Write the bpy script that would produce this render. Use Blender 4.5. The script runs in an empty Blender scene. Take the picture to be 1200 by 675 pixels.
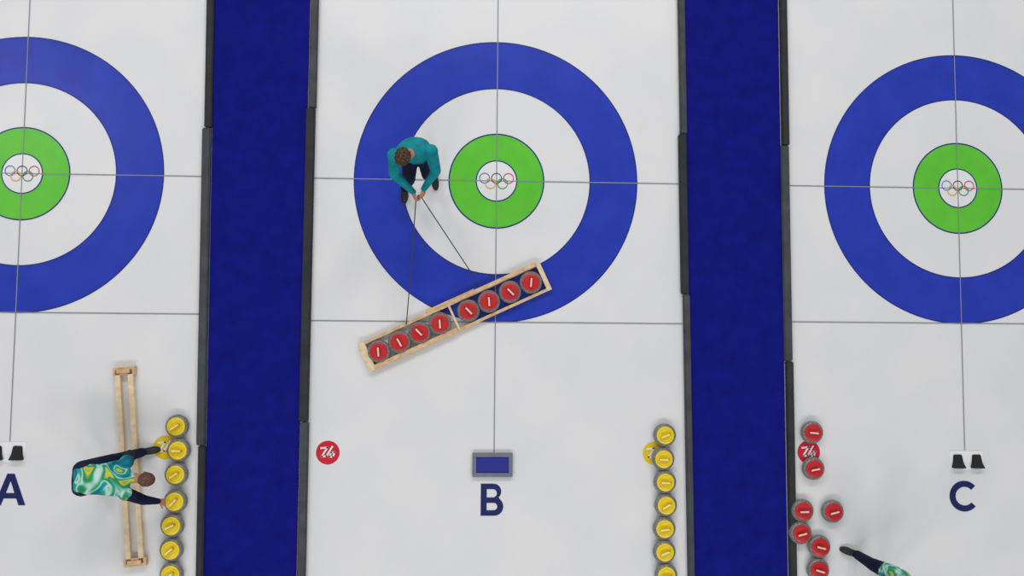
import bpy, bmesh, math, random
from mathutils import Vector, Matrix, noise
random.seed(3)
V=Vector
scene=bpy.context.scene
scene.view_settings.view_transform='Standard'
scene.view_settings.look='None'
COL=scene.collection

def srgb(r,g,b):
    f=lambda c:(c/255/12.92) if c/255<=.04045 else ((c/255+.055)/1.055)**2.4
    return (f(r),f(g),f(b),1)

# ---------------------------------------------------------------- materials
def mat(name,c,rough=.5,var=None,vscale=20,bump=0,bscale=200,spec=.5,metal=0,detail=4,c2=None,ramp=(.35,.65)):
    m=bpy.data.materials.new(name); m.use_nodes=True
    nt=m.node_tree; b=nt.nodes['Principled BSDF']
    b.inputs['Base Color'].default_value=c; b.inputs['Roughness'].default_value=rough
    b.inputs['Specular IOR Level'].default_value=spec; b.inputs['Metallic'].default_value=metal
    tc=nt.nodes.new('ShaderNodeTexCoord')
    if c2 is None and var: c2=tuple(min(1,x*(1-var)) for x in c[:3])+(1,)
    if c2:
        n=nt.nodes.new('ShaderNodeTexNoise'); n.inputs['Scale'].default_value=vscale; n.inputs['Detail'].default_value=detail
        r=nt.nodes.new('ShaderNodeValToRGB'); r.color_ramp.elements[0].position=ramp[0]; r.color_ramp.elements[1].position=ramp[1]
        r.color_ramp.elements[0].color=c; r.color_ramp.elements[1].color=c2
        nt.links.new(tc.outputs['Object'],n.inputs['Vector']); nt.links.new(n.outputs['Fac'],r.inputs['Fac']); nt.links.new(r.outputs['Color'],b.inputs['Base Color'])
    if bump:
        n2=nt.nodes.new('ShaderNodeTexNoise'); n2.inputs['Scale'].default_value=bscale; n2.inputs['Detail'].default_value=3
        bp=nt.nodes.new('ShaderNodeBump'); bp.inputs['Strength'].default_value=bump; bp.inputs['Distance'].default_value=.01
        nt.links.new(tc.outputs['Object'],n2.inputs['Vector']); nt.links.new(n2.outputs['Fac'],bp.inputs['Height']); nt.links.new(bp.outputs['Normal'],b.inputs['Normal'])
    return m
ICE=mat('ice_white',srgb(226,226,227),.28,c2=srgb(220,221,223),vscale=1.1,detail=8,bump=.12,bscale=160,spec=.3)
P_BLUE=mat('ice_paint_blue',srgb(36,60,180),.28,c2=srgb(31,53,168),vscale=2.5,detail=8,bump=.12,bscale=160,spec=.3)
P_GREEN=mat('ice_paint_green',srgb(98,198,56),.28,c2=srgb(90,190,50),vscale=3,bump=.12,bscale=160,spec=.3)
P_WHITE=mat('ice_paint_white',srgb(230,230,231),.28,spec=.3,c2=srgb(224,225,226),vscale=2)
P_NAVY=mat('ice_letter_navy',srgb(24,36,96),.4,spec=.3,var=.1)
P_EDGE=mat('ice_ring_outline',srgb(24,40,120),.4,spec=.3)
P_LINE=mat('ice_line_grey',srgb(138,139,146),.4,spec=.3)
P_RED=mat('ice_logo_red',srgb(206,34,52),.35,spec=.3,var=.08)
P_YEL=mat('ice_logo_yellow',srgb(228,196,30),.35,spec=.3,var=.08)
OL=[mat('ring_paint_%s'%n,srgb(*c),.4,spec=.3) for n,c in (('blue',(50,120,190)),('black',(60,60,62)),('red',(205,60,70)),('yellow',(222,170,60)),('green',(50,150,85)))]
CARPET=mat('carpet_royal_blue',srgb(19,25,128),.95,c2=srgb(15,19,110),vscale=5,detail=10,bump=.35,bscale=90,spec=.1,ramp=(.3,.7))
FOAM=mat('foam_dark_grey',srgb(76,80,84),.8,var=.25,vscale=6,bump=.2,bscale=80,spec=.2)
FOAM2=mat('foam_charcoal',srgb(54,57,60),.8,var=.25,vscale=6,bump=.2,bscale=80,spec=.2)
WOOD=mat('pine_wood',srgb(222,190,150),.6,c2=srgb(200,162,118),vscale=14,bump=.2,bscale=60,spec=.3)
WOOD2=mat('plywood_pale',srgb(232,212,178),.6,c2=srgb(214,188,148),vscale=12,bump=.2,bscale=60,spec=.3)
GRAN=mat('granite_grey',srgb(142,142,140),.35,c2=srgb(92,94,94),vscale=90,detail=6,ramp=(.4,.6))
BAND=mat('granite_striking_band',srgb(164,164,160),.6,c2=srgb(124,124,122),vscale=90,ramp=(.4,.6))
H_RED=mat('handle_red_plastic',srgb(204,32,36),.35,var=.12)
H_YEL=mat('handle_yellow_plastic',srgb(244,214,20),.35,var=.1)
H_REDL=mat('handle_pale_label',srgb(236,206,194),.4,var=.05)
H_YELL=mat('handle_cream_label',srgb(248,234,140),.4,var=.05)
H_YELD=mat('handle_amber_grip',srgb(206,166,16),.35,var=.15)
H_REDD=mat('handle_deep_red_grip',srgb(160,24,28),.35,var=.15)
DARK=mat('black_plastic',srgb(28,28,32),.5,var=.2)
RUB=mat('black_rubber',srgb(20,20,22),.7,bump=.3,bscale=90)
HACKPL=mat('hack_plate_pale',srgb(236,238,240),.5,var=.04)
FRAME=mat('grey_frame_plastic',srgb(112,120,134),.5,var=.15,vscale=8)
PANEL=mat('panel_blue',srgb(20,30,140),.5,var=.1)
ROPE=mat('rope_dark',srgb(62,62,68),.8,bump=.6,bscale=300)
SKIN=mat('skin',srgb(196,142,116),.55,c2=srgb(182,124,100),vscale=30,spec=.3)
TEAL=mat('teal_jersey',srgb(18,146,156),.8,c2=srgb(12,122,134),vscale=9,bump=.5,bscale=14,spec=.2)
NAVY=mat('navy_trousers',srgb(26,34,66),.85,c2=srgb(16,22,46),vscale=8,bump=.5,bscale=14,spec=.2)
SHOE=mat('black_shoe',srgb(24,24,27),.6,var=.2)
SOLE=mat('shoe_sole_grey',srgb(70,70,72),.7,var=.1)
HAIR=mat('brown_hair',srgb(104,84,64),.8,c2=srgb(58,44,34),vscale=60,bump=1,bscale=120,ramp=(.4,.6),spec=.2)
HAIR2=mat('short_dark_hair',srgb(128,96,76),.8,c2=srgb(84,62,50),vscale=70,bump=1,bscale=160,ramp=(.4,.6),spec=.2)
EYE=mat('eye_white',srgb(235,235,232),.2); IRIS=mat('eye_iris',srgb(60,42,30),.2); LIP=mat('lips',srgb(160,88,80),.5)
# printed jersey: swirling teal, green, yellow, white
JERSEY=bpy.data.materials.new('printed_jersey'); JERSEY.use_nodes=True
nt=JERSEY.node_tree; b=nt.nodes['Principled BSDF']; b.inputs['Roughness'].default_value=.8; b.inputs['Specular IOR Level'].default_value=.2
tc=nt.nodes.new('ShaderNodeTexCoord'); wv=nt.nodes.new('ShaderNodeTexNoise')
wv.inputs['Scale'].default_value=3.2; wv.inputs['Detail'].default_value=1.0; wv.inputs['Distortion'].default_value=1.6
rp=nt.nodes.new('ShaderNodeValToRGB')
cs=[(.25,(12,84,104)),(.38,(18,124,140)),(.46,(44,172,162)),(.50,(196,228,214)),(.54,(50,166,132)),(.59,(34,134,80)),(.65,(206,208,76)),(.72,(40,150,100))]
while len(rp.color_ramp.elements)<len(cs): rp.color_ramp.elements.new(.5)
for e,(p,c) in zip(rp.color_ramp.elements,cs): e.position=p; e.color=srgb(*c)
nt.links.new(tc.outputs['Object'],wv.inputs['Vector']); nt.links.new(wv.outputs['Fac'],rp.inputs['Fac']); nt.links.new(rp.outputs['Color'],b.inputs['Base Color'])

# ---------------------------------------------------------------- helpers
def empty(name,loc=(0,0,0),rot=0):
    o=bpy.data.objects.new(name,None); COL.objects.link(o); o.location=loc; o.rotation_euler=(0,0,rot); o.empty_display_size=.2; return o
def obj(name,bm,mats,parent=None,loc=(0,0,0),smooth=False):
    me=bpy.data.meshes.new(name); bm.normal_update(); bm.to_mesh(me); bm.free()
    for m in (mats if isinstance(mats,(list,tuple)) else [mats]): me.materials.append(m)
    if smooth:
        for p in me.polygons: p.use_smooth=True
    o=bpy.data.objects.new(name,me); COL.objects.link(o); o.location=loc
    if parent: o.parent=parent
    return o
def box(bm,c,s,bev=0,mi=0,rot=0):
    r=bmesh.ops.create_cube(bm,size=1); vs=r['verts']
    M=Matrix.Translation(c)@Matrix.Rotation(rot,4,'Z')@Matrix.Diagonal((*s,1))
    bmesh.ops.transform(bm,matrix=M,verts=vs)
    fs=set(f for v in vs for f in v.link_faces)
    for f in fs: f.material_index=mi
    if bev:
        es=list(set(e for v in vs for e in v.link_edges))
        r=bmesh.ops.bevel(bm,geom=es,offset=bev,segments=2,affect='EDGES',profile=.5)
        for f in r['faces']: f.material_index=mi
def annulus(bm,cx,cy,ri,ro,z,mi,n=160):
    a=[];b_=[]
    for i in range(n):
        t=2*math.pi*i/n; c,s=math.cos(t),math.sin(t)
        b_.append(bm.verts.new((cx+ro*c,cy+ro*s,z)))
        if ri>0: a.append(bm.verts.new((cx+ri*c,cy+ri*s,z)))
    if ri>0:
        for i in range(n):
            f=bm.faces.new((a[i],b_[i],b_[(i+1)%n],a[(i+1)%n])); f.material_index=mi
    else:
        f=bm.faces.new(b_); f.material_index=mi
def quad(bm,x0,x1,y0,y1,z,mi=0):
    vs=[bm.verts.new(p) for p in ((x0,y0,z),(x1,y0,z),(x1,y1,z),(x0,y1,z))]
    f=bm.faces.new(vs); f.material_index=mi
def lathe(bm,prof,mis,n=40,cx=0,cy=0):
    rings=[]
    for r,z in prof:
        if r<1e-5: rings.append([bm.verts.new((cx,cy,z))])
        else: rings.append([bm.verts.new((cx+r*math.cos(2*math.pi*i/n),cy+r*math.sin(2*math.pi*i/n),z)) for i in range(n)])
    for k in range(len(prof)-1):
        A,B=rings[k],rings[k+1]
        for i in range(n):
            j=(i+1)%n
            if len(A)==1 and len(B)==1: continue
            if len(A)==1: f=bm.faces.new((A[0],B[j],B[i]))
            elif len(B)==1: f=bm.faces.new((A[i],A[j],B[0]))
            else: f=bm.faces.new((A[i],A[j],B[j],B[i]))
            f.material_index=mis[k]; f.smooth=True

# ---------------------------------------------------------------- ice floor
XA,XC,SA,SC=-6.01,6.12,.962,.979
R0=1.829
bm=bmesh.new(); box(bm,(0,-1,-.05),(30,26,.1)); obj('floor',bm,ICE)

def house(X,s):
    bm=bmesh.new()
    annulus(bm,0,0,1.219*s,R0*s,.002,0)
    annulus(bm,0,0,R0*s-.004,R0*s+.010,.0035,3)
    annulus(bm,0,0,1.219*s-.008,1.219*s+.006,.0035,3)
    annulus(bm,0,0,0,.612*s,.002,1)
    annulus(bm,0,0,.605*s,.622*s,.0035,3)
    annulus(bm,0,0,0,.262*s,.0045,2)
    annulus(bm,0,0,.255*s,.270*s,.0055,3)
    return obj('curling_house',bm,[P_BLUE,P_GREEN,P_WHITE,P_EDGE],loc=(X,0,0))
house(0,1);house(XA,SA);house(XC,SC)
# sheet lines: tee, back and centre
def lines(X,x0,x1,yb,yend,dx0=0,dx1=0):
    bm=bmesh.new(); w=.006
    quad(bm,x0,x1,-w,w,.0066); quad(bm,x0+dx0,x1+dx1,yb-w,yb+w,.0066); quad(bm,X-w,X+w,yend,11,.0072)
    obj('sheet_marking_lines',bm,P_LINE)
lines(0,-2.34,2.392,-R0,-3.48,0,.032); lines(XA,-8.6,-3.742,-R0*SA,-3.36,0,.03); lines(XC,3.845,8.6,-R0*SC,-3.44)
# olympic rings on the button
def orings(X,s):
    bm=bmesh.new(); r=.070*s; z=.0085
    for i,(x,y) in enumerate(((-.155,.034),(0,.034),(.155,.034),(-.078,-.036),(.078,-.036))):
        annulus(bm,x*s,y*s,r-.011,r,z+.0004*i,i,48)
    obj('olympic_rings_emblem',bm,OL,loc=(X,0,0))
orings(0,1);orings(XA,SA);orings(XC,SC)

# letters
def shape(name,loops,m,loc,h,rot=0,ext=0.001):
    cu=bpy.data.curves.new(name,'CURVE'); cu.dimensions='2D'; cu.fill_mode='BOTH'; cu.extrude=ext
    for L in loops:
        sp=cu.splines.new('POLY'); sp.points.add(len(L)-1); sp.use_cyclic_u=True
        for p,(x,y) in zip(sp.points,L): p.co=(x*h,y*h,0,1)
    o=bpy.data.objects.new(name,cu); COL.objects.link(o)
    dg=bpy.context.evaluated_depsgraph_get(); me=bpy.data.meshes.new_from_object(o.evaluated_get(dg))
    bpy.data.objects.remove(o); me.materials.clear(); me.materials.append(m)
    o=bpy.data.objects.new(name,me); COL.objects.link(o); o.location=loc; o.rotation_euler=(0,0,rot); return o
def arc(cx,cy,r,a0,a1,n=20): return [(cx+r*math.cos(math.radians(a0+(a1-a0)*i/n)),cy+r*math.sin(math.radians(a0+(a1-a0)*i/n))) for i in range(n+1)]
Bl=[[(x-.36,y-.5) for x,y in [(0,0)]+arc(.43,.285,.285,-90,48)+arc(.40,.755,.245,-48,90)+[(0,1)]],
    [(x-.36,y-.5) for x,y in [(.19,.17)]+arc(.41,.285,.115,-90,90)+[(.19,.40)]],
    [(x-.36,y-.5) for x,y in [(.19,.57)]+arc(.38,.70,.13,-90,90)+[(.19,.83)]]]
Al=[[(x-.49,y-.5) for x,y in ((0,0),(.375,1),(.605,1),(.98,0),(.765,0),(.685,.215),(.295,.215),(.215,0))],
    [(x-.49,y-.5) for x,y in ((.355,.385),(.625,.385),(.49,.765))]]
Cl=[arc(0,0,.51,42,318,48)+arc(.01,0,.31,318,42,48)]
shape('letter_b_marking',Bl,P_NAVY,(-.02,-4.075,.003),.40)
shape('letter_a_marking',Al,P_NAVY,(-5.98,-3.95,.003),.385)
shape('letter_c_marking',Cl,P_NAVY,(6.10,-4.03,.003),.385)

# round logo decals on the ice
def logo(x,y,m):
    bm=bmesh.new(); annulus(bm,0,0,0,.148,.002,0,64)
    def seg(a,b,w=.011):
        a=V(a);b=V(b);d=(b-a).normalized();n=V((-d.y,d.x))*w; a=a-d*w*.8; b=b+d*w*.8
        f=bm.faces.new([bm.verts.new((p.x,p.y,.0045)) for p in (a-n,b-n,b+n,a+n)]); f.material_index=1
    seg((-.085,.055),(-.005,.065));seg((-.005,.065),(-.075,-.05));seg((-.075,-.05),(-.015,-.045));seg((-.015,-.045),(.055,.075))
    seg((.045,.0),(.085,.005));seg((.085,.005),(.065,-.055));seg((.065,-.055),(.02,-.05));seg((.02,-.05),(.045,.0))
    obj('round_logo_decal',bm,[m,P_WHITE],loc=(x,y,0))
logo(-2.095,-3.49,P_RED);logo(2.05,-3.49,P_YEL);logo(-4.11,-3.43,P_YEL);logo(4.06,-3.47,P_RED)

# ---------------------------------------------------------------- carpeted walkways + foam dividers
def lerp(a,b,t): return a+(b-a)*t
def edge(top,bot,y): return lerp(top,bot,(2.27-y)/(2.27+5.05))
def strip(name,l,r,y0,y1,h,m,bev=.006):
    bm=bmesh.new()
    pts=[(edge(*l,y0),y0),(edge(*r,y0),y0),(edge(*r,y1),y1),(edge(*l,y1),y1)]
    lo=[bm.verts.new((x,y,0.0)) for x,y in pts]; hi=[bm.verts.new((x,y,h)) for x,y in pts]
    bm.faces.new(hi); bm.faces.new(lo[::-1])
    for i in range(4): bm.faces.new((lo[i],lo[(i+1)%4],hi[(i+1)%4],hi[i]))
    if bev: bmesh.ops.bevel(bm,geom=[e for e in bm.edges],offset=bev,segments=2,affect='EDGES')
    return obj(name,bm,m)
eL0,eL1,eL2,eL3=(-3.77,-3.68),(-3.67,-3.585),(-2.44,-2.445),(-2.335,-2.335)
eR0,eR1,eR2,eR3=(2.365,2.455),(2.46,2.545),(3.73,3.76),(3.83,3.86)
def foam(l,r,joints,ms):
    e=empty('foam_divider'); ys=[-13]+joints+[11]
    for i in range(len(ys)-1):
        dx=.012*((i%2)*2-1)
        s=strip('foam_section_%d'%(i+1),(l[0]+dx,l[1]+dx),(r[0]+dx*.4,r[1]+dx*.4),ys[i]+.004,ys[i+1]-.004,.075,ms[i%2],.012); s.parent=e
foam(eL0,eL1,[-7.3,-3.4,.62,4.6],[FOAM,FOAM2]); foam(eL2,eL3,[-6.9,-3.1,.9,4.9],[FOAM2,FOAM])
foam(eR0,eR1,[-6.4,-1.45,.65,5],[FOAM2,FOAM]); foam(eR2,eR3,[-6.6,-2.3,.52,4.5],[FOAM,FOAM2])
g=.006
strip('carpet_walkway',(eL1[0]+g,eL1[1]+g),(eL2[0]-g,eL2[1]-g),-13,11,.03,CARPET,0)
strip('carpet_walkway',(eR1[0]+g,eR1[1]+g),(eR2[0]-g,eR2[1]-g),-13,11,.03,CARPET,0)

# ---------------------------------------------------------------- curling stones
def tubepath(bm,pts,rad,mi,n=10,flat=1.0):
    rings=[]
    for k,p in enumerate(pts):
        p=V(p); d=(V(pts[min(k+1,len(pts)-1)])-V(pts[max(k-1,0)])).normalized()
        s=V((0,1,0)); u=d.cross(s).normalized()
        rings.append([bm.verts.new(p+s*rad[k]*math.cos(2*math.pi*i/n)+u*rad[k]*flat*math.sin(2*math.pi*i/n)) for i in range(n)])
    for A,B in zip(rings,rings[1:]):
        for i in range(n):
            f=bm.faces.new((A[i],A[(i+1)%n],B[(i+1)%n],B[i])); f.material_index=mi; f.smooth=True
    for r in (rings[0],rings[-1]): f=bm.faces.new(r); f.material_index=mi
def stone_mesh(name,mc,mg,ml):
    bm=bmesh.new()
    prof=[(0,.004),(.062,.004),(.066,0),(.075,.003),(.105,.012),(.132,.028),(.1435,.045),(.1455,.052),(.1455,.070),(.1435,.078),(.136,.094),(.126,.105),(.113,.1115),(.111,.1125),(.111,.119),(.105,.1225),(.06,.1235),(0,.1235)]
    mi=[0,0,0,0,0,0,0,1,0,0,0,0,3,2,2,2,2]
    lathe(bm,prof,mi,48)
    annulus(bm,0,0,.082,.086,.1236,4,48)
    tubepath(bm,[(.055,0,.120),(.055,0,.138),(.046,0,.152),(.02,0,.158),(-.02,0,.159),(-.060,0,.157),(-.074,0,.153)],[.022,.018,.0165,.0155,.015,.015,.009],4,12,.75)
    lathe(bm,[(.030,.1235),(.029,.130),(.022,.134),(0,.134)],[2,2,2],24,.055,0)
    box(bm,(-.008,0,.1715),(.112,.021,.004),.0015,5)
    me=bpy.data.meshes.new(name); bm.normal_update(); bm.to_mesh(me); bm.free()
    for m in (GRAN,BAND,mc,DARK,mg,ml): me.materials.append(m)
    return me
MR=stone_mesh('red_stone_mesh',H_RED,H_REDD,H_REDL); MY=stone_mesh('yellow_stone_mesh',H_YEL,H_YELD,H_YELL)
def stone(me,name,x,y,rot):
    o=bpy.data.objects.new(name,me); COL.objects.link(o); o.location=(x,y,.0); o.rotation_euler=(0,0,rot); return o
for x,y in ((408,-321),(409,-367),(394,-420),(433,-421),(391,-448),(415,-465),(413,-494)): stone(MR,'red_curling_stone',x/100,y/100,random.uniform(-.3,.6))
for x,y in ((217,-325),(215,-355),(217,-384),(218,-413),(216,-442),(216,-471),(218,-500)): stone(MY,'yellow_curling_stone',x/100,y/100,random.uniform(-.2,.5))
for x,y in ((-395,-316),(-392,-345.5),(-394,-375),(-394,-408),(-397,-437.5),(-397,-467),(-396,-496.5)): stone(MY,'yellow_curling_stone',x/100,y/100,random.uniform(-.2,1.0))

# ---------------------------------------------------------------- stone racks
RA=math.radians(25.0); rc=V((-.51,-1.765,0))
e=empty('wooden_stone_rack',rc,RA)
bm=bmesh.new(); L=2.54; wd=.385
for s in (-1,1): box(bm,(.015,s*(wd/2-.02),.04),(2.42,.038,.06),.003)
obj('rails',bm,WOOD,e)
bm=bmesh.new()
box(bm,(-L/2+.045,0,.045),(.09,wd,.07),.004); box(bm,(L/2-.03,0,.045),(.06,wd,.07),.004); box(bm,(-.02,0,.045),(.028,wd-.07,.06),.003)
obj('end_blocks',bm,WOOD2,e)
bm=bmesh.new(); box(bm,(.03,wd/2+.018,.045),(.66,.035,.05),.003); box(bm,(-.62,-wd/2+.03,.078),(1.15,.06,.012),.002); box(bm,(.63,wd/2-.005,.078),(1.18,.05,.012),.002)
obj('joining_battens',bm,WOOD,e)
for px in (-96.9,-70.9,-45.4,-19.5,16.7,43,70,96.9):
    p=rc+Matrix.Rotation(RA,3,'Z')@V((px/91.6*1.0,.0,0))
    stone(MR,'red_curling_stone',p.x,p.y,RA+math.radians(random.choice((70,95,110,60,-70))))
a=V((-4.63,-2.43,0)); b2=V((-4.40,-4.87,0)); c=(a+b2)/2; ang=math.atan2((b2-a).y,(b2-a).x)
e=empty('wooden_stone_rack',c,ang); Lr=(b2-a).length
bm=bmesh.new()
for s in (-1,1): box(bm,(0,s*.078,.06),(Lr-.06,.062,.06),.003)
obj('rails',bm,WOOD2,e)
bm=bmesh.new()
for s in (-1,1):
    box(bm,(s*(Lr/2-.05),0,.045),(.10,.27,.09),.004); box(bm,(s*(Lr/2-.05),0,.10),(.05,.16,.02),.003)
obj('end_blocks',bm,WOOD,e)

# ---------------------------------------------------------------- hacks
def hack(x,y):
    e=empty('curling_hack',(x,y,0))
    bm=bmesh.new(); box(bm,(0,.005,.006),(.44,.25,.012),.003); obj('hack_plate',bm,HACKPL,e)
    for i,sx in enumerate((-.125,.125)):
        bm=bmesh.new()
        pts=[(-.055,.085,.03),(.055,.085,.03),(.065,-.02,.05),(.085,-.085,.085),(-.085,-.085,.085),(-.065,-.02,.05)]
        hi=[bm.verts.new(p) for p in pts]; lo=[bm.verts.new((p[0],p[1],.01)) for p in pts]
        bm.faces.new(hi[::-1]); bm.faces.new(lo)
        for k in range(6): bm.faces.new((lo[k],hi[k],hi[(k+1)%6],lo[(k+1)%6]))
        bmesh.ops.recalc_face_normals(bm,faces=bm.faces[:]); bmesh.ops.bevel(bm,geom=bm.edges[:],offset=.008,segments=2,affect='EDGES')
        obj('foothold_%d'%(i+1),bm,RUB,e,(sx,0,0))
hack(6.14,-3.58); hack(-6.03,-3.50)
e=empty('hack_cover_panel',(-.02,-3.635,0))
bm=bmesh.new(); w,h,t=.51,.30,.05
box(bm,(0,h/2-t/2,.03),(w,t,.05),.006);box(bm,(0,-h/2+t/2,.03),(w,t,.05),.006);box(bm,(-w/2+t/2,0,.03),(t,h-2*t,.05),.006);box(bm,(w/2-t/2,0,.03),(t,h-2*t,.05),.006)
obj('frame',bm,FRAME,e)
bm=bmesh.new(); box(bm,(0,0,.02),(w-.09,h-.09,.03),.003); obj('panel',bm,PANEL,e)

# ---------------------------------------------------------------- people
def sphere(bm,c,r,axes=None,sub=2):
    r_=bmesh.ops.create_icosphere(bm,subdivisions=sub,radius=1)
    if isinstance(r,(int,float)): r=(r,r,r)
    A=axes or Matrix.Identity(3)
    M=Matrix.Translation(c)@A.to_4x4()@Matrix.Diagonal((*r,1))
    bmesh.ops.transform(bm,matrix=M,verts=r_['verts'])
def cone(bm,p,q,r1,r2,n=16):
    p=V(p);q=V(q);d=(q-p); l=d.length; d.normalize()
    s=d.orthogonal().normalized(); u=d.cross(s)
    A=[bm.verts.new(p+(s*math.cos(2*math.pi*i/n)+u*math.sin(2*math.pi*i/n))*r1) for i in range(n)]
    B=[bm.verts.new(q+(s*math.cos(2*math.pi*i/n)+u*math.sin(2*math.pi*i/n))*r2) for i in range(n)]
    for i in range(n): bm.faces.new((A[i],A[(i+1)%n],B[(i+1)%n],B[i]))
    bm.faces.new(A[::-1]); bm.faces.new(B)
    sphere(bm,p,r1); sphere(bm,q,r2)
def loft(bm,secs,n=24):
    rings=[]
    for c,a,b_ in secs:
        c=V(c); rings.append([bm.verts.new(c+V(a)*math.cos(2*math.pi*i/n)+V(b_)*math.sin(2*math.pi*i/n)) for i in range(n)])
    for A,B in zip(rings,rings[1:]):
        for i in range(n): bm.faces.new((A[i],A[(i+1)%n],B[(i+1)%n],B[i]))
    bm.faces.new(rings[0][::-1]); bm.faces.new(rings[-1])
def fuse(name,bm,mats,parent,voxel,smooth_it,origin,assign=None):
    bmesh.ops.recalc_face_normals(bm,faces=bm.faces[:])
    me=bpy.data.meshes.new('t'); bm.to_mesh(me); bm.free()
    o=bpy.data.objects.new('t',me); COL.objects.link(o)
    m=o.modifiers.new('r','REMESH'); m.mode='VOXEL'; m.voxel_size=voxel; m.adaptivity=0
    s=o.modifiers.new('s','SMOOTH'); s.factor=.5; s.iterations=smooth_it
    dg=bpy.context.evaluated_depsgraph_get(); me2=bpy.data.meshes.new_from_object(o.evaluated_get(dg))
    bpy.data.objects.remove(o)
    me2.materials.clear()
    for m in mats: me2.materials.append(m)
    for p in me2.polygons:
        p.use_smooth=True
        if assign: p.material_index=assign(p.center)
    me2.transform(Matrix.Translation(-V(origin)))
    o=bpy.data.objects.new(name,me2); COL.objects.link(o); o.parent=parent; return o
def segd(p,a,b_):
    ab=b_-a; t=max(0,min(1,(p-a).dot(ab)/max(ab.length_squared,1e-9))); return (p-(a+ab*t)).length,t
def build_hand(name,parent,org,wr,d,n,side,curl,mats):
    d=V(d).normalized(); n=(V(n)-d*V(n).dot(d)).normalized(); s=d.cross(n)*side; wr=V(wr)
    bm=bmesh.new()
    loft(bm,[(wr-d*.03,s*.027,n*.022),(wr,s*.028,n*.020),(wr+d*.035,s*.038,n*.018),(wr+d*.07,s*.043,n*.016),(wr+d*.092,s*.041,n*.013)],16)
    for k,(off,ln) in enumerate(((-.032,.070),(-.0107,.080),(.0107,.076),(.032,.060))):
        p=wr+d*(.088-abs(off)*.15)+s*off; a=curl*.5
        for j,(fr,r1,r2) in enumerate(((.46,.0098,.0090),(.30,.0090,.0082),(.24,.0082,.0070))):
            dr=(d*math.cos(a)+n*math.sin(a)).normalized(); q=p+dr*ln*fr; cone(bm,p,q,r1,r2,10); p=q; a+=curl*(.95+.05*k)
    p=wr+d*.03-s*.032; dr=(d*.65-s*.7+n*.3).normalized(); q=p+dr*.042; cone(bm,p,q,.013,.011,10)
    dr=(d*.85-s*.2+n*.55).normalized(); cone(bm,q,q+dr*.032,.011,.0085,10)
    fuse(name,bm,mats,parent,.0042,2,org)
def figure(name,J,m_top,m_sleeve,m_pants,m_hair,org,hair_len=1.0,bulk=1.0,hem=0):
    e=empty(name,org); J={k:V(v) for k,v in J.items()}
    bm=bmesh.new(); bones=[]
    def limb(a,b_,r1,r2,mi): cone(bm,a,b_,r1,r2); bones.append((V(a),V(b_),r1,r2,mi))
    pel=J['pelvis']; sm=(J['shL']+J['shR'])/2; up=(sm-pel); tl=up.length; up.normalize()
    rS=(J['shR']-J['shL']).normalized(); rH=(J['hipR']-J['hipL']).normalized()
    secs=[]
    bend=V(J.get('bend',V((0,0,0))))
    for t,a,b_ in ((-.16,.10,.085),(-.08,.150,.118),(.05,.168,.128),(.22,.160,.120),(.42,.156,.116),(.62,.172,.124),(.80,.188,.122),(.95,.178,.100),(1.04,.120,.078),(1.12,.062,.060)):
        r=(rH*(1-t)+rS*t); r=(r-up*r.dot(up)).normalized(); f=up.cross(r)
        c=pel+up*tl*t+bend*math.sin(math.pi*max(0,min(1,t)))
        secs.append((c,r*a*bulk,f*b_*bulk))
    loft(bm,secs)
    bones.append((pel-up*hem,pel+up*tl*.95,.14+hem*.5,.13,0))
    if not hem: bones.append((pel-up*.06,pel+up*.0,.13,.12,2))
    limb(sm+up*.04,J['head']-V(J['headu']).normalized()*.07,.062,.056,3)
    for s in 'LR':
        sh,el,wr=J['sh'+s],J['el'+s],J['wr'+s]
        sphere(bm,sh,.078*bulk); bones.append((sh,sh,.078,.078,0 if m_top is not m_sleeve else 1))
        limb(sh,el,.070*bulk,.056*bulk,1); limb(el,wr,.055*bulk,.038,1); cone(bm,wr,wr+(wr-el).normalized()*.012,.039,.038)
        hp,kn,an,to=J['hip'+s],J['kn'+s],J['an'+s],J['to'+s]
        limb(hp,kn,.105,.078,2); limb(kn,an,.074,.058,2)
        fd=(to-an); fd.z=0; fd.normalize()
        z0=max(0,an.z-.10)
        heel=V((an.x,an.y,.048+z0))-fd*.05; ball=V((an.x,an.y,.045+z0))+fd*.10; toe=V((an.x,an.y,.038+z0))+fd*.165
        limb(heel,ball,.042,.048,4); limb(ball,toe,.047,.035,4); limb(an-V((0,0,.01)),(heel+ball)/2,.05,.045,4)
    def assign(p):
        best=9;m=0
        for a,b_,r1,r2,mi in bones:
            d,t=segd(p,a,b_); d-=r1+(r2-r1)*t
            if d<best: best=d;m=mi
        return m
    fuse('body',bm,[m_top,m_sleeve,m_pants,SKIN,SHOE],e,.011,5,org,assign)
    for s in 'LR':
        an,to=J['an'+s],J['to'+s]; fd=(to-an); fd.z=0; fd.normalize(); z0=max(0,an.z-.10); sd=V((-fd.y,fd.x,0))
        bm=bmesh.new(); base=V((an.x,an.y,z0))
        out=[(-.095,.018),(-.08,.036),(-.03,.040),(.04,.038),(.10,.049),(.15,.042),(.185,.028),(.198,.012)]
        ring=[base+fd*t+sd*w for t,w in out]+[base+fd*t-sd*w for t,w in out[::-1]]
        lo=[bm.verts.new(p) for p in ring]; hi=[bm.verts.new(p+V((0,0,.022))) for p in ring]
        bm.faces.new(hi); bm.faces.new(lo); n=len(ring)
        for i in range(n): bm.faces.new((lo[i],lo[(i+1)%n],hi[(i+1)%n],hi[i]))
        bmesh.ops.recalc_face_normals(bm,faces=bm.faces[:]); bmesh.ops.translate(bm,vec=-V(org),verts=bm.verts[:])
        obj('sole_'+s.lower(),bm,SOLE,e)
    hu=V(J['headu']).normalized(); hf=V(J['headf']); hf=(hf-hu*hf.dot(hu)).normalized(); hr=hf.cross(hu)
    A=Matrix((hr,hf,hu)).transposed(); c=J['head']
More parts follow.
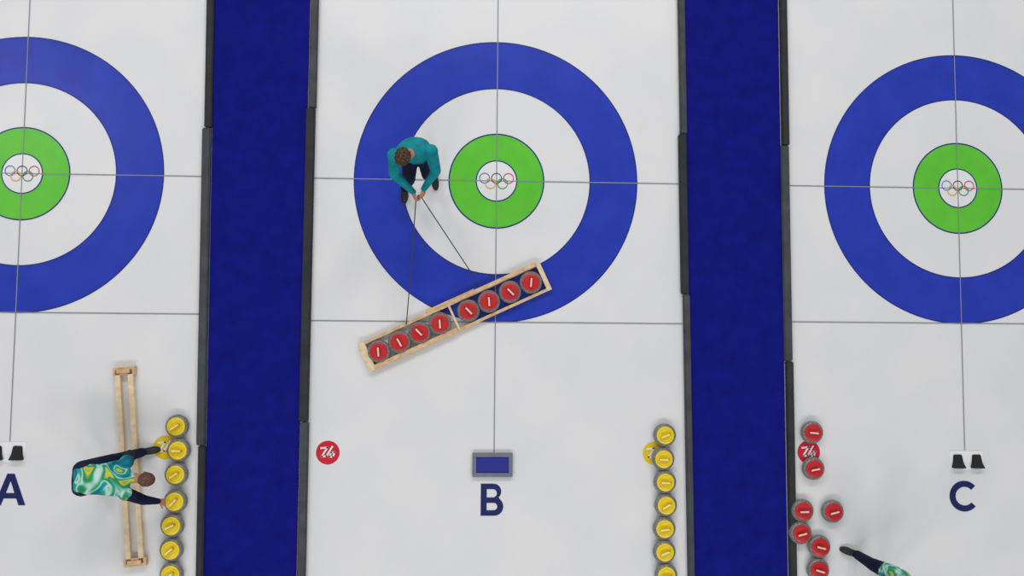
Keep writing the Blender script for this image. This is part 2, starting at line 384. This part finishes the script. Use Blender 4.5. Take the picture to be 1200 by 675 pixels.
    P=lambda x,y,z:c+hr*x+hf*y+hu*z
    bm=bmesh.new()
    sphere(bm,P(0,-.012,.03),(.077,.096,.088),A,3); sphere(bm,P(0,.022,-.035),(.062,.070,.080),A,3); sphere(bm,P(0,.055,-.085),(.030,.028,.026),A)
    sphere(bm,P(0,.085,.012),(.050,.016,.014),A)
    cone(bm,P(0,.088,.005),P(0,.112,-.030),.009,.014,10); sphere(bm,P(.012,.098,-.034),.009); sphere(bm,P(-.012,.098,-.034),.009)
    for sx in (-1,1):
        sphere(bm,P(sx*.079,-.008,-.008),(.010,.020,.032),A); sphere(bm,P(sx*.040,.066,-.025),(.022,.018,.02),A)
    sphere(bm,P(0,.086,-.062),(.024,.010,.006),A)
    fuse('head',bm,[SKIN],e,.0055,3,org)
    for sx,nm in ((-1,'l'),(1,'r')):
        bm=bmesh.new(); sphere(bm,P(sx*.031,.078,.0)-V(org),.0125); o=obj('eye_'+nm,bm,EYE,e,smooth=True)
        bm=bmesh.new(); sphere(bm,P(sx*.031,.0855,.0)-V(org),.0062); obj('iris_'+nm,bm,IRIS,e,smooth=True)
    bm=bmesh.new(); sphere(bm,P(0,.0945,-.064)-V(org),(.022,.006,.005),A); obj('mouth',bm,LIP,e,smooth=True)
    bm=bmesh.new(); bmesh.ops.create_icosphere(bm,subdivisions=5,radius=1)
    dele=[]
    for v in bm.verts:
        x,y,z=v.co
        k=1+hair_len*(.075+.10*noise.noise(v.co*4.5)+.05*noise.noise(v.co*11))
        lim=-.45+ max(0,y+.15)*1.0
        if z<lim: dele.append(v)
        edgef=min(1,max(0,(z-lim)/.25)); k=1.0+ (k-1)*edgef+.012
        q=P(x*.080*k,-.012+y*.099*k,.03+z*.091*k); v.co=q-V(org)
    bmesh.ops.delete(bm,geom=dele,context='VERTS')
    o=obj('hair',bm,m_hair,e,smooth=True); s=o.modifiers.new('s','SOLIDIFY'); s.thickness=.008; s.offset=-1
    for s in 'LR':
        build_hand('hand_'+s.lower(),e,org,J['wr'+s]+(V(J['hd'+s]).normalized())*.02,J['hd'+s],J['hn'+s],1 if s=='R' else -1,J['curl'+s].x,[SKIN])
    return e
# man pulling the rack (sheet B), faces the rack (-y), leaning back
def tb(p): return (p[0]-.0233*p[2]+.01,p[1],p[2])
JB=dict(pelvis=(-.955,.15,.92),shR=(-1.17,.02,1.34),shL=(-.76,.07,1.34),elR=(-1.20,-.15,1.08),elL=(-.72,-.10,1.08),
 wrR=(-1.00,-.32,.95),wrL=(-.86,-.28,.95),hipR=(-1.04,.12,.88),hipL=(-.87,.13,.88),
 knR=(-1.09,-.10,.50),knL=(-.86,-.03,.50),anR=(-1.18,-.12,.10),anL=(-.81,.06,.10),toR=(-1.20,-.34,.05),toL=(-.79,-.14,.05),head=(-1.05,-.04,1.55))
JB={k:tb(v) for k,v in JB.items()}
JB.update(headf=(-.12,-.75,-.65),headu=(-.10,-.6,.8),bend=(0,.05,0),
 hdR=(.35,-.75,-.45),hnR=(.75,.1,-.5),curlR=(1.15,0,0),hdL=(-.30,-.80,-.45),hnL=(-.75,.1,-.5),curlL=(1.15,0,0))
figure('man',JB,TEAL,TEAL,NAVY,HAIR,(-.98,0,0),1.45,1.14)
# man bending over the empty rack (sheet A), facing +x
JA=dict(pelvis=(-4.76,-3.69,.85),shR=(-4.29,-3.87,.74),shL=(-4.29,-3.51,.74),elR=(-4.17,-3.99,.50),elL=(-4.36,-3.46,.47),
 wrR=(-4.08,-4.04,.30),wrL=(-4.42,-3.55,.27),hipR=(-4.76,-3.79,.82),hipL=(-4.76,-3.59,.82),
 knR=(-4.70,-3.82,.46),knL=(-4.53,-3.52,.48),anR=(-4.86,-3.83,.10),anL=(-4.36,-3.48,.10),toR=(-4.66,-3.83,.05),toL=(-4.16,-3.45,.05),head=(-4.08,-3.71,.72),
 headf=(.45,-.15,-.9),headu=(.9,-.05,.40),bend=(0,0,.07),hdR=(.45,-.25,-.85),hnR=(-.5,-.3,-.4),curlR=(.75,0,0),hdL=(-.15,-.1,-1),hnL=(-.8,.2,-.1),curlL=(1.0,0,0))
figure('man',JA,JERSEY,NAVY,NAVY,HAIR2,(-4.6,-3.7,0),.35,1.1)
# man standing at the lower edge of sheet C, facing left
JC=dict(pelvis=(4.77,-4.87,.92),shR=(4.75,-4.79,1.38),shL=(4.75,-5.17,1.38),elR=(4.68,-4.86,1.08),elL=(4.68,-5.24,1.08),
 wrR=(4.50,-5.04,.98),wrL=(4.50,-5.16,.98),hipR=(4.74,-4.80,.86),hipL=(4.80,-5.01,.86),
 knR=(4.64,-4.77,.49),knL=(4.84,-5.08,.47),anR=(4.63,-4.75,.10),anL=(4.92,-5.14,.10),toR=(4.44,-4.69,.05),toL=(4.70,-5.14,.05),head=(4.66,-5.04,1.60),
 headf=(-.9,0,-.3),headu=(-.2,0,.95),hdR=(-.8,-.3,-.2),hnR=(.0,-.6,-.6),curlR=(.7,0,0),hdL=(-.8,.2,-.2),hnL=(0,.6,-.6),curlL=(.7,0,0))
figure('man',JC,JERSEY,NAVY,NAVY,HAIR,(4.7,-4.9,0),.8,1.08,.12)

# pull ropes from the hands to the rack
def rope(p,q,sag):
    cu=bpy.data.curves.new('pull_rope','CURVE'); cu.dimensions='3D'; cu.bevel_depth=.0065; cu.bevel_resolution=3
    sp=cu.splines.new('POLY'); n=14; sp.points.add(n)
    for i in range(n+1):
        t=i/n; c=V(p).lerp(V(q),t); c.z-=sag*4*t*(1-t); sp.points[i].co=(*c,1)
    cu.materials.append(ROPE); o=bpy.data.objects.new('pull_rope',cu); COL.objects.link(o)
rope((-.975,-.39,.87),(-1.13,-1.87,.075),.06)
rope((-.915,-.37,.87),(-.19,-1.385,.075),.03)

# ---------------------------------------------------------------- lamps, world, camera
w=bpy.data.worlds.new('world'); scene.world=w; w.use_nodes=True
w.node_tree.nodes['Background'].inputs[0].default_value=(.95,.97,1,1); w.node_tree.nodes['Background'].inputs[1].default_value=.41
def lamp(loc,target,sx,sy,pw):
    l=bpy.data.lights.new('arena_lamp','AREA'); l.shape='RECTANGLE'; l.size=sx; l.size_y=sy; l.energy=pw; l.color=(1,.98,.96)
    o=bpy.data.objects.new('arena_lamp',l); COL.objects.link(o); o.location=loc
    o.rotation_euler=(V(target)-V(loc)).to_track_quat('-Z','Y').to_euler()
for x in (-7,0,7):
    lamp((x,12,14),(x*.4,0,0),4,3,560)
    lamp((x,-15,14),(x*.4,-2,0),4,3,400)
lamp((-13.6,4.4,14),(-5,0,0),2,2,200)
cam=bpy.data.cameras.new('camera'); co=bpy.data.objects.new('camera',cam); COL.objects.link(co)
co.location=(-.256,-2.108,11.0); co.rotation_euler=(.06498,-.04299,.00766); cam.sensor_width=36; cam.lens=1004.4*36/1200
scene.camera=co
